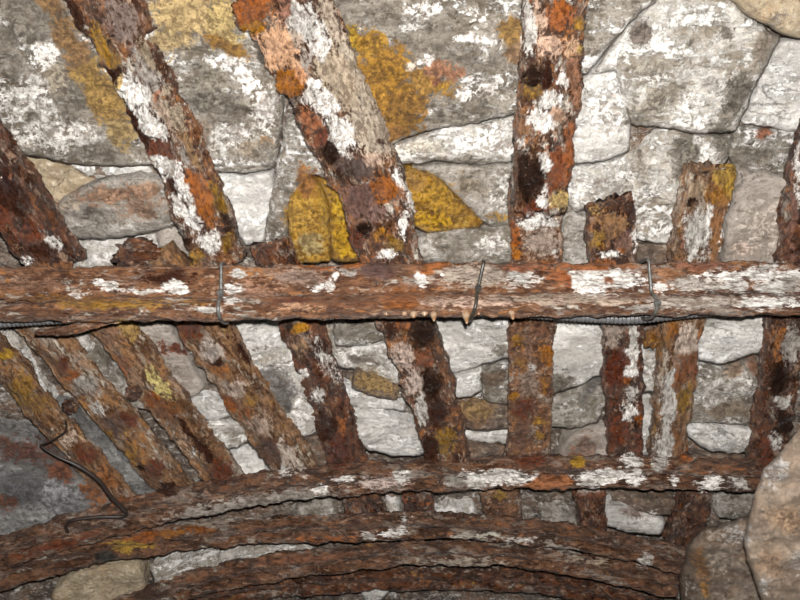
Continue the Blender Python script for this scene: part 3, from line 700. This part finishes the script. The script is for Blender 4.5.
rock('bright yellow narrow stone touching the left side of the big middle rail', [(318,180),(338,180),(352,206),(362,230),(364,262),(332,262),(330,210)], 'yellow', .018, .012, 8, amp=1.4)
rock('large grey slab with a golden yellow stain at the top centre', [(326,-40),(532,-40),(530,60),(522,112),(486,120),(446,126),(424,130),(402,139),(380,147),(362,110),(346,66),(340,38),(332,10)], 'slab', .028, .012, 12, (0, -.2))
rock('pale cream stone under the crack below the golden stained slab', [(384,150),(404,142),(446,129),(486,123),(524,114),(524,160),(480,164),(440,160),(398,166),(385,160)], 'pale', .014, .008, 8)
rock('grey stone above the yellow wedge, left of the centre right rail', [(400,168),(440,163),(480,167),(524,163),(524,224),(490,228),(466,206),(442,180),(424,173)], 'gray', .008, .008, 10)
rock('yellow wedge shaped stone right of the foot of the big middle rail', [(392,168),(414,169),(432,175),(452,194),(484,222),(478,228),(450,230),(426,232),(410,222),(398,200)], 'yellow', .018, .008, 10)
rock('grey white stone resting above the cross beam, under the yellow wedge', [(404,264),(408,240),(424,234),(450,229),(486,229),(512,226),(514,264)], 'gray', .018, .008, 8)
rock('narrow brown grey stone along the right side of the centre right rail top', [(575,-40),(650,-40),(656,0),(640,12),(628,24),(610,44),(586,75),(570,60)], 'slab', .028, .010, 9, (0, -.2))
rock('large whitish slab at the upper right', [(664,-30),(728,-30),(738,8),(760,26),(780,38),(766,64),(754,86),(746,108),(734,132),(706,133),(688,131),(662,126),(632,124),(626,102),(617,70),(592,74),(614,46),(630,26),(656,4)], 'pale', .024, .014, 13)
rock('bright white stone touching the right side of the centre right rail', [(582,80),(600,73),(616,72),(624,100),(630,126),(628,152),(600,160),(570,164),(572,120)], 'white', .016, .010, 10)
rock('white stone at the right edge under the tan corner stone', [(782,42),(850,36),(850,134),(795,130),(742,123),(756,92),(768,64)], 'white', .012, .010, 10, amp=1.5)
rock('smooth tan stone in the upper right corner', [(726,-50),(728,-4),(748,14),(772,26),(790,36),(805,38),(850,34),(850,-50)], 'tan', .050, .010, 12, amp=.5)
rock('broad mottled white and grey stone above the two short rails at right', [(568,168),(604,163),(630,156),(662,130),(700,136),(730,136),(728,160),(708,178),(690,186),(686,206),(682,240),(656,244),(634,238),(630,214),(600,206),(576,212),(566,200)], 'pale', .008, .008, 10, amp=1.3)
rock('mottled grey stone at the right edge above the smooth grey slab', [(738,126),(800,133),(850,134),(850,190),(806,182),(790,178),(762,172),(734,168),(728,150)], 'slab', .006, .010, 10)
rock('smooth pinkish grey slab right of the yellow tipped rail', [(738,170),(764,174),(798,182),(800,268),(722,268),(728,220)], 'smooth', .018, .006, 9, amp=.5)
rock('dark brown stone between the short rail and the yellow tipped rail', [(634,242),(654,246),(682,244),(682,268),(634,268)], 'brown', .006, .004, 8)
rock('small grey stone between the centre right rail and the short rail', [(563,214),(578,214),(592,220),(592,268),(563,268)], 'gray', .012, .006, 8)
# middle band
rock('blue grey smooth stone below the cross beam between two slanting rails', [(130,316),(164,316),(182,352),(206,386),(196,396),(178,398),(158,374),(132,342)], 'smooth', .014, .006, 9, amp=.5)
rock('white stone below the blue grey smooth stone', [(182,400),(200,396),(222,401),(230,416),(214,421),(192,418)], 'white', .014, .006, 7)
rock('pale stone with a yellow corner left of the fourth slanting rail', [(196,423),(220,422),(244,424),(250,440),(240,446),(222,449),(206,440)], 'pale', .014, .008, 8)
rock('white flaky stone low between the third and fourth slanting rails', [(222,452),(246,447),(262,462),(272,484),(250,490),(234,476)], 'white', .010, .006, 6, amp=1.5)
rock('grey strip of stone between the first and second slanting rails', [(50,398),(70,408),(84,420),(116,452),(146,480),(170,508),(140,512),(112,482),(84,446)], 'blue', .012, .006, 8, amp=.7)
rock('pale grey stone under the conduit at the left, beside the peeling flake', [(16,322),(60,326),(84,334),(92,350),(64,356),(40,342)], 'pale', .012, .006, 7)
rock('grey stone with an ochre edge left of the third slanting rail', [(64,356),(100,354),(114,376),(150,398),(152,412),(122,406),(92,384),(70,372)], 'gray', .016, .006, 7)
rock('white stone at the left edge above the yellow brown rail', [(-30,318),(6,322),(20,346),(42,378),(56,404),(36,398),(10,366),(-30,346)], 'pale', .010, .006, 7)
rock('white stone directly below the cross beam left of the fifth slanting rail', [(226,312),(284,312),(290,346),(262,352),(238,358),(222,340)], 'white', .012, .006, 8)
rock('grey white stone with dark radiating cracks left of the fifth slanting rail', [(236,360),(262,354),(292,349),(306,380),(322,430),(306,436),(284,433),(262,400)], 'pale', .016, .010, 10, amp=1.4)
rock('yellow brown stone at the foot of the fifth slanting rail', [(284,438),(308,438),(326,436),(340,482),(306,484),(294,462)], 'brown', .016, .010, 10)
rock('brown strip of stone right of the fifth slanting rail under the beam', [(308,312),(332,312),(334,344),(338,372),(330,374),(318,346)], 'gray', .008, .006, 6)
rock('mottled grey stone right of the brown strip under the beam', [(334,312),(392,312),(394,338),(366,344),(336,346)], 'slab', .012, .006, 8)
rock('pale flaky stone under the mottled grey stone left of the big rail', [(334,349),(366,347),(396,341),(408,372),(398,384),(372,374),(338,366)], 'pale', .010, .010, 8, amp=1.5)
rock('ochre brown block left of the lower big rail', [(356,370),(376,378),(398,388),(396,400),(374,396),(352,388)], 'brown', .020, .008, 7)
rock('pale blue grey slab under the ochre brown block', [(334,378),(352,390),(374,398),(404,404),(404,412),(372,408),(342,404)], 'white', .016, .006, 6)
rock('large cream white stone left of the lower end of the big rail', [(344,408),(372,411),(400,420),(432,428),(434,454),(398,456),(372,452),(356,440)], 'white', .022, .008, 8, amp=.6)
rock('large pale stone below the beam between the big rail and the centre rail', [(428,312),(516,312),(516,356),(488,362),(452,374),(442,352)], 'white', .014, .010, 9)
rock('white stone under the large pale stone right of the big rail', [(446,378),(462,374),(482,370),(480,392),(462,398),(450,396)], 'white', .014, .006, 7)
rock('mottled grey stone left of the centre rail', [(484,370),(516,362),(516,402),(490,402),(482,394)], 'slab', .010, .006, 7)
rock('brown stone right of the lower end of the big rail', [(450,402),(482,404),(516,406),(516,428),(480,430),(458,428)], 'brown', .014, .008, 8)
rock('thin white stone under the brown stone left of the centre rail', [(452,432),(480,432),(516,430),(516,444),(480,442),(460,440)], 'white', .010, .004, 5)
rock('dark red brown stone above the bent rail left of the centre rail', [(460,446),(488,446),(504,450),(500,464),(468,466)], 'brown', .018, .008, 8)
rock('pale stone right of the centre rail below the corrugated conduit', [(550,312),(610,312),(610,350),(606,370),(580,384),(550,396)], 'white', .014, .008, 9, amp=.8)
rock('grey stone under the pale stone right of the centre rail', [(550,400),(580,387),(610,372),(608,400),(596,422),(570,428),(550,426)], 'gray', .012, .008, 8)
rock('brown grey stone above the bent rail left of the white spotted rail', [(556,456),(568,438),(590,428),(614,426),(614,464),(560,468)], 'smooth', .018, .010, 9)
rock('small white stone between the white spotted rail and its right neighbour', [(638,352),(664,354),(664,392),(638,392)], 'pale', .010, .006, 7)
rock('narrow white stone low between the white spotted rail and its right neighbour', [(638,400),(654,402),(652,456),(638,456)], 'white', .012, .006, 6)
rock('bright white stone below the beam at the right', [(700,312),(782,314),(776,344),(756,352),(726,364),(698,358)], 'white', .020, .008, 8, amp=.6)
rock('brown and white mottled stone under the bright white stone', [(694,362),(726,368),(754,358),(774,350),(772,390),(766,424),(730,424),(684,422)], 'slab', .012, .010, 10)
rock('white layered stone above the bent rail at the right', [(682,426),(720,426),(764,430),(762,450),(740,454),(706,450),(690,438)], 'white', .016, .008, 7, amp=1.5)
rock('dark brown stone strip between the white layered stone and the bent rail', [(690,454),(740,457),(768,454),(764,474),(690,472)], 'brown', .010, .006, 6)
rock('large dark grey rock at the lower left under the bent wire', [(-60,418),(-10,428),(30,440),(60,462),(92,484),(126,508),(130,524),(70,536),(-60,575)], 'blue', .030, .012, 14)
# between and below the bent rails
rock('white block between the bent rails at the lower right', [(604,508),(622,506),(650,516),(664,522),(660,536),(630,532),(606,526)], 'white', .022, .010, 7, amp=.7)
rock('brown flat stone above the white block', [(612,500),(676,498),(672,516),(652,514),(622,504)], 'brown', .014, .006, 6)
rock('grey stone under the right end of the upper bent rail', [(710,500),(760,500),(758,516),(722,520)], 'gray', .016, .006, 6)
rock('striped grey stone between the bent rails at the centre right', [(542,512),(572,516),(580,530),(560,532),(542,524)], 'gray', .020, .008, 6)
rock('pale stone lump between the bent rails near the centre', [(428,514),(452,506),(474,508),(480,526),(456,528),(432,524)], 'pale', .018, .008, 6)
rock('small white stone between the bent rails left of centre', [(386,502),(398,504),(402,522),(390,526)], 'pale', .016, .006, 5)
rock('grey stone between the bent rails left of centre', [(290,510),(330,502),(336,520),(300,526)], 'gray', .014, .006, 6)
rock('pale block under the bent rails at the lower left', [(52,594),(70,577),(104,567),(140,562),(146,590),(134,612),(52,620)], 'tan', .040, .010, 8, amp=.7)
rock('pale strip of stone under the bent rails right of the pale block', [(151,566),(182,560),(216,555),(224,573),(192,588),(158,594)], 'pale', .034, .008, 7)
rock('pale flaky stone strip in the bent rails at the lower left', [(218,554),(250,550),(312,547),(318,560),(270,570),(226,575)], 'pale', .026, .006, 6)
rock('rounded white stone under the lowest bent rail', [(362,592),(376,588),(388,592),(380,600),(366,600)], 'white', .02, .006, 5)
rock('brown rounded boulder beside the large tan boulder at the lower right', [(680,584),(688,548),(700,531),(732,522),(764,512),(766,540),(770,590),(770,625),(688,625)], 'cobble', .11, .045, 38, amp=1.3, thick=.11, radial=True)
rock('large tan boulder at the lower right corner', [(850,385),(806,420),(783,452),(763,473),(755,500),(745,541),(752,572),(762,600),(775,645),(880,645),(880,385)], 'boulder', .19, .02, 16, amp=1.9, thick=.26, radial=True)

# ------------------------------------------------------------------ rails above the cross beam and running on below it
BO, BT = .014, .030
rail('dark rusty rail stub at the left edge above the cross beam', [(-40,122,66),(-8,176,62),(24,226,60),(52,272,58)], 'dark', BO, .032, 'flat', 1.3, 11, jag=.02)
C_ = rail('rusty upper left rail flaked with white and yellow', [(58,-60,76),(97,0,76),(128,62,70),(160,128,64),(190,198,58),(216,272,54)], 'rail', BO, .036, 'ridge', 1.2, 12)
D_ = rail('big middle rail crusted orange and white, the widest one', [(246,-60,96),(282,0,92),(312,65,86),(346,140,78),(374,200,70),(390,270,62),(406,325,56),(428,390,50),(442,440,46),(450,476,44)], 'rail', BO, .036, 'flat', 1.35, 13)
E_ = rail('rusty centre right rail with black wet patches ending above the cross beam', [(562,-60,70),(558,0,66),(552,90,62),(546,150,60),(542,214,54)], 'rail', BO + .018, .034, 'flat', 1.2, 14, jag=.02)
rail('orange brown straight rail running from behind the centre right rail down to the bent rail', [(538,190,54),(537,258,52),(533,320,49),(531,395,44),(529,476,42)], 'orange', BO - .006, .024, 'flat', .9, 15)
rail('short rusty rail end with a red and white spotted run below the beam', [(612,208,48),(614,258,48),(622,318,42),(625,395,36),(627,476,33)], 'dark', BO, .026, 'flat', 1.0, 16, jag=.02)
rail('rusty rail with a sulphur yellow tip at the right', [(716,172,50),(706,215,48),(698,258,46),(686,318,42),(677,395,36),(667,476,34)], 'pale', BO, .028, 'flat', 1.1, 17, jag=.02)
rail('rail at the right edge with black wet patches below the beam', [(834,126,56),(818,190,52),(806,258,48),(792,320,42),(780,395,36),(766,480,32)], 'dark', BO, .028, 'flat', 1.1, 18)
# slanting rails lower left
rail('yellow brown first slanting rail at the left edge below the beam', [(-40,326,40),(0,372,38),(40,420,34),(84,468,32),(128,522,30)], 'pale', BO, .024, 'ridge', 1.0, 21)
rail('second slanting rail from the left, crusted pale pink and brown', [(18,316,40),(54,356,42),(98,408,42),(144,462,40),(182,506,38)], 'pale', BO - .002, .024, 'ridge', 1.0, 22)
rail('third slanting rail from the left with a dark groove', [(92,308,46),(126,356,46),(166,412,44),(204,462,40),(232,500,38)], 'pale', BO, .026, 'ridge', 1.0, 23)
rail('fourth slanting rail from the left with orange blotches', [(150,262,52),(192,318,54),(222,368,52),(252,414,50),(278,452,48),(302,490,46)], 'pale', BO + .002, .026, 'ridge', 1.1, 24)
rail('fifth slanting rail from the left, dark red and narrow', [(268,250,44),(294,318,44),(314,370,42),(332,420,42),(350,480,42)], 'dark', BO, .028, 'ridge', 1.1, 25)
tag(lump('rust_stub', 140, 255, .024, .021, RM['dark'], None, 41, (1.7, 1.0, .8)), 'lumpy dark rust stub on top of the beam left of the upper left rail', 'rust lump')
tag(lump('rust_stub', 276, 252, .024, .016, RM['rail'], None, 43, (1.3, 1.0, .8)), 'small orange rust lump above the beam right of the upper left rail', 'rust lump')
tag(lump('rust_stub', 653, 338, .024, .013, RM['orange'], None, 44, (1, 1.3, .8)), 'yellow orange rust lump hanging below the beam left of the yellow tipped rail', 'rust lump')
# knobs on the rails
for px, py, r, par, mt, lb in [(287, 85, .012, D_, 'orange', 'orange rust knob'), (250, 14, .017, D_, 'orange', 'amber rust knob'), (382, 190, .013, D_, 'rail', None), (366, 230, .012, D_, 'dark', None), (394, 240, .010, D_, 'rail', None),
                             (334, 150, .010, D_, 'dark', None), (424, 332, .014, D_, 'dark', None), (432, 384, .012, D_, 'dark', None), (534, 80, .012, E_, 'dark', 'black wet knob'), (578, 26, .008, E_, 'orange', None), (577, 50, .008, E_, 'orange', None), (550, 45, .008, E_, 'orange', None), (529, 176, .012, E_, 'dark', None),
                             (561, 200, .010, E_, 'orange', 'yellow knob'), (226, 228, .011, C_, 'dark', None), (196, 254, .009, C_, 'orange', None), (118, 40, .009, C_, 'rail', None)]:
    lump('rust_nodule', px, py, BO + .033 + (.016 if par is E_ else 0), r, RM[mt], par, int(px), (1, 1, .7), lb)
for px, py, r, par, sq in [(133, 95, .013, C_, (.8, 1.3, .3)), (122, 84, .008, C_, (1, 1, .35)), (154, 130, .012, C_, (1.1, .8, .3)), (163, 165, .011, C_, (.7, 1.2, .3)), (182, 183, .011, C_, (.7, 1.3, .3)), (210, 240, .009, C_, (1, 1, .4)), (193, 212, .008, C_, (.7, 1.3, .35)),
                          (326, 101, .013, D_, (1.1, .9, .3)), (315, 84, .009, D_, (1, .7, .4)), (343, 134, .015, D_, (1, 1.1, .28)), (386, 254, .007, D_, (1.2, .7, .5)),
                          (550, 101, .009, E_, (1.2, .7, .4)), (563, 80, .007, E_, (.5, 1.2, .4)), (541, 203, .008, E_, (1, 1, .5)), (547, 163, .008, E_, (.9, 1.1, .35)), (541, 120, .009, E_, (1, .9, .35))]:
    lump('lime_flake', px, py, BO + .033 + (.016 if par is E_ else 0), r, LIME, par, int(px) + 3, sq)
for px, py, lb in [(71, 405, 'black rusted spike end in the second slanting rail'), (133, 393, 'black rusted spike end in the third slanting rail')]:
    tag(lump('rail_spike', px, py, BO + .028, .011, RM['dark'], None, px, (1, 1, 1)), lb, 'spike')

# ------------------------------------------------------------------ the long cross beam
OB = .047
a = at(-60, 293, OB + .05)[0]; b = at(860, 287.5, OB + .05)[0]
dirv = (b - a) / np.linalg.norm(b - a)
pa = a + dirv * ((XL + .01 - a[0]) / dirv[0]); pb = a + dirv * ((XR - .01 - a[0]) / dirv[0])
# the profile leans towards the camera: its broad side looks down and back along the adit
lean = np.array([0, -.62, -.785])
BTH = .048
n = int(np.linalg.norm(pb - pa) / .0036)
Cb = pa + (pb - pa) * np.linspace(0, 1, n)[:, None]
Cb = Cb - lean * BTH * .8
dep = ((Cb.mean(0) + lean * BTH * .8) - CAM) @ FWD
Wd = np.full(n, 55.5 * dep / F)
# small natural waves along the edges
Cb[:, 2] += .0018 * np.sin(Cb[:, 0] * 5.0)
beam = empty('cross_beam', Cb[len(Cb) // 2])
tag(beam, 'long horizontal rusty iron beam crossing the whole photo', 'beam')
sweep('web', Cb, Wd, BTH, 'beam_web', RM['beam'], beam, .75, 51, updir=lean)
sweep('lower_flange', Cb, Wd, BTH, 'beam_lip', RM['beam'], beam, .75, 52, updir=lean)
beam_mid = lambda px: None

def beam_pt(px, s, nrm):
    """point on the beam at photo column px; s across (-.5 upper edge .. .5 lower edge), nrm outward in thicknesses"""
    pxs = project(Cb + lean * BTH * .8)[0]
    c0 = np.array([np.interp(px, pxs, Cb[:, i]) for i in range(3)]); w0 = float(np.mean(Wd))
    Tn = dirv; N = lean - (lean @ Tn) * Tn; N = N / np.linalg.norm(N); S = np.cross(Tn, N)
    return c0 + S * s * w0 + N * BTH * nrm

# drips of calcite on the lower edge
def drip(px, ln, r, par, sd, lb=None):
    p = beam_pt(px, .45, .75)
    ts = np.linspace(0, 1, 12)
    C = p + np.array([0, -.004, .006]) + np.outer(ts, np.array([0, 0.002, -ln]))
    rad = r * (1 - ts) ** .6 * (1 + .2 * np.sin(ts * 9 + sd)) + .0008
    o = tube('calcite_drip', C, rad, CALC, par, 12)
    if lb: o['label'] = lb
for i, (px, ln, r) in enumerate([(404, .010, .0055), (413, .014, .006), (424, .011, .005), (433, .022, .0042), (465, .028, .005), (511, .020, .0045), (478, .010, .003), (298, .008, .004), (386, .009, .005)]):
    drip(px, ln, r, beam, i)
# peeling flake
fp = [(36, 331, 4), (58, 330, 8), (84, 325, 10), (112, 318, 11), (136, 309, 10)]
Pf = spline(fp, 60); Cf = at(Pf[:, 0], Pf[:, 1], OB + .052)
sweep('peeling_flake', Cf, Pf[:, 2] * ((Cf - CAM) @ FWD) / F, .006, 'flat', RM['beam'], beam, .5, 57, step=.002, jag=.006)

# ------------------------------------------------------------------ bent rails beyond
AO = .042
def bent(label, pts, off, th, seed, mat='arch'):
    k = at([p[0] for p in pts], [p[1] for p in pts], off)
    root = empty('bent_rail', k[len(k) // 2])
    tag(root, label, 'bent rail')
    for i, (nm, pf) in enumerate((('web', 'arch_web'), ('lower_flange', 'arch_lip'))):
        rail(None, pts, mat, off, th, pf, .95, seed + i * 100, nm, None, dense_step=.0036, parent=root)
bent('uppermost bent rail, below the feet of all the straight rails', [(-70,580,30),(0,562,30),(70,541,30),(140,522,29),(220,505,28),(300,493,28),(400,486,28),(550,482,28),(660,482,28),(780,484,28)], AO, .034, 61)
bent('second bent rail, touching the uppermost one at the left', [(-70,604,26),(0,584,27),(80,562,27),(160,548,26),(250,540,26),(350,536,24),(440,534,22),(530,540,22),(610,552,22),(690,570,22)], AO - .004, .030, 62)
bent('third bent rail from the top, dull brown with a grey middle', [(50,650,28),(120,617,26),(200,590,25),(280,575,24),(330,569,23),(400,562,22),(500,562,22),(580,572,22),(680,594,22)], AO - .008, .028, 63)
bent('lowest bent rail in dark rust at the bottom edge', [(120,630,24),(220,602,22),(330,590,20),(440,586,20),(540,590,20),(660,616,20)], AO - .036, .028, 64, 'dark')
# rusty plates/rail feet seen between the bent rails
for lb, pts, mt, sd in [
    ('dark rusty rail end between the bent rails, second from the right', [(700,494,34),(690,524,34),(682,552,32)], 'dark', 71),
    ('dark rusty rail end left of the white block between the bent rails', [(590,494,30),(594,524,28),(596,548,26)], 'dark', 72),
    ('orange brown rail end in the middle between the bent rails', [(500,492,40),(502,516,38),(504,542,36)], 'orange', 73),
    ('dark rail end between the bent rails under the big middle rail', [(418,496,30),(420,516,30),(422,540,28)], 'dark', 74),
    ('brown rail end between the bent rails under the fifth slanting rail', [(358,498,40),(366,516,40),(372,542,38)], 'dark', 75)]:
    rail(lb, pts, mt, BO - .006, .022, 'flat', 1.1, sd, name='rail_end', cat='rail end')

# ------------------------------------------------------------------ corrugated conduit, cable ties, wire
cp = [(-60, 326), (0, 322), (40, 319.5), (80, 317), (130, 314.5), (180, 311), (230, 310.5), (330, 311), (420, 311), (480, 311.5), (520, 312.5), (560, 315), (600, 317.5), (630, 318.5), (655, 316.5), (690, 312.5), (730, 309), (770, 309), (860, 310)]
n = 1900
Pc = spline(cp, n)
Cc = at(Pc[:, 0], Pc[:, 1], OB + .036)
sl = np.concatenate([[0], np.cumsum(np.linalg.norm(np.diff(Cc, axis=0), axis=1))])
rad = .0070 + .0005 * np.sign(np.sin(sl * 2 * math.pi / .0052)) * np.abs(np.sin(sl * 2 * math.pi / .0052)) ** .4
con = tube('conduit', Cc, rad, CONDUIT, None, 14)
tag(con, 'thin dark grey corrugated plastic conduit along the lower edge of the beam', 'conduit')

def tie(px_top, px_bot, label, knot, mat=TIE):
    loop = [(-.54, .2), (-.55, .55), (-.5, .78), (-.36, .76), (-.1, .78), (.08, .78), (.2, 1.08), (.34, 1.14), (.46, .98), (.53, .70), (.54, .35), (.52, .0), (.4, -.12), (0, -.12), (-.4, -.1), (-.54, .0)]
    L = np.array(loop); out = []
    for i in range(len(L)):
        for j in range(6): out.append(L[i] + (L[(i + 1) % len(L)] - L[i]) * j / 6)
    C = []
    for s, nr in out:
        C.append(beam_pt(px_top + (px_bot - px_top) * (s + .5), s, nr))
    # exact interpolation along the beam (beam_pt snaps to rings)
    C = np.array(C)
    for k in range(3): C = (np.roll(C, 1, 0) + C * 2 + np.roll(C, -1, 0)) / 4
    o = tube('cable_tie', C, .0022, mat, None, 10, closed=True)
    tag(o, label, 'cable tie')
    s, nr = knot
    p = beam_pt(px_top + (px_bot - px_top) * (s + .5), s, nr)
    import bmesh
    bm = bmesh.new(); bmesh.ops.create_cube(bm, size=.0075); bmesh.ops.bevel(bm, geom=bm.edges[:], offset=.0014, segments=2, affect='EDGES')
    V = np.array([v.co[:] for v in bm.verts]) * np.array([1, 1.15, .8]) + p; F_ = [[v.index for v in f.verts] for f in bm.faces]; bm.free()
    mk('lock_head', V, F_, mat, o, smooth=False)
    return o
tie(220, 221, 'grey cable tie round the beam below the upper left rail', (.02, .84))
tie(484, 471, 'dark cable tie slanting round the beam near the middle', (-.02, .84), TIE_DARK)
tie(650, 652, 'grey cable tie holding the conduit at the right part of the beam', (.3, 1.16))

wp = [(66, 420), (66, 430), (58, 437), (46, 443), (41, 446), (56, 456), (78, 466), (98, 480), (112, 498), (126, 515), (100, 517), (74, 520), (66, 526), (68, 532)]
Pw = spline(wp, 200); Cw = at(Pw[:, 0], Pw[:, 1], .066)
wr = np.interp(np.arange(200), [0, 55, 75, 130, 199], [.0012, .0014, .0030, .0034, .0026])
tag(tube('bent_wire', Cw, wr, WIRE, None, 10), 'dark bent iron wire hooked over the lower left rock', 'wire')

GROUPS = {'rail': 'straight iron rails carrying the roof', 'bent rail': 'bent rails beyond the cross beam', 'cable tie': 'cable ties on the cross beam',
          'rail end': 'rail ends between the bent rails', 'spike': 'spike ends in the slanting rails', 'stone': 'stones of the roof', 'rust lump': 'rust lumps beside the cross beam'}
for o in bpy.data.objects:
    if o.get('category') in GROUPS: o['group'] = GROUPS[o['category']]
for o in bpy.data.objects:
    if '_o' in o.keys(): del o['_o']
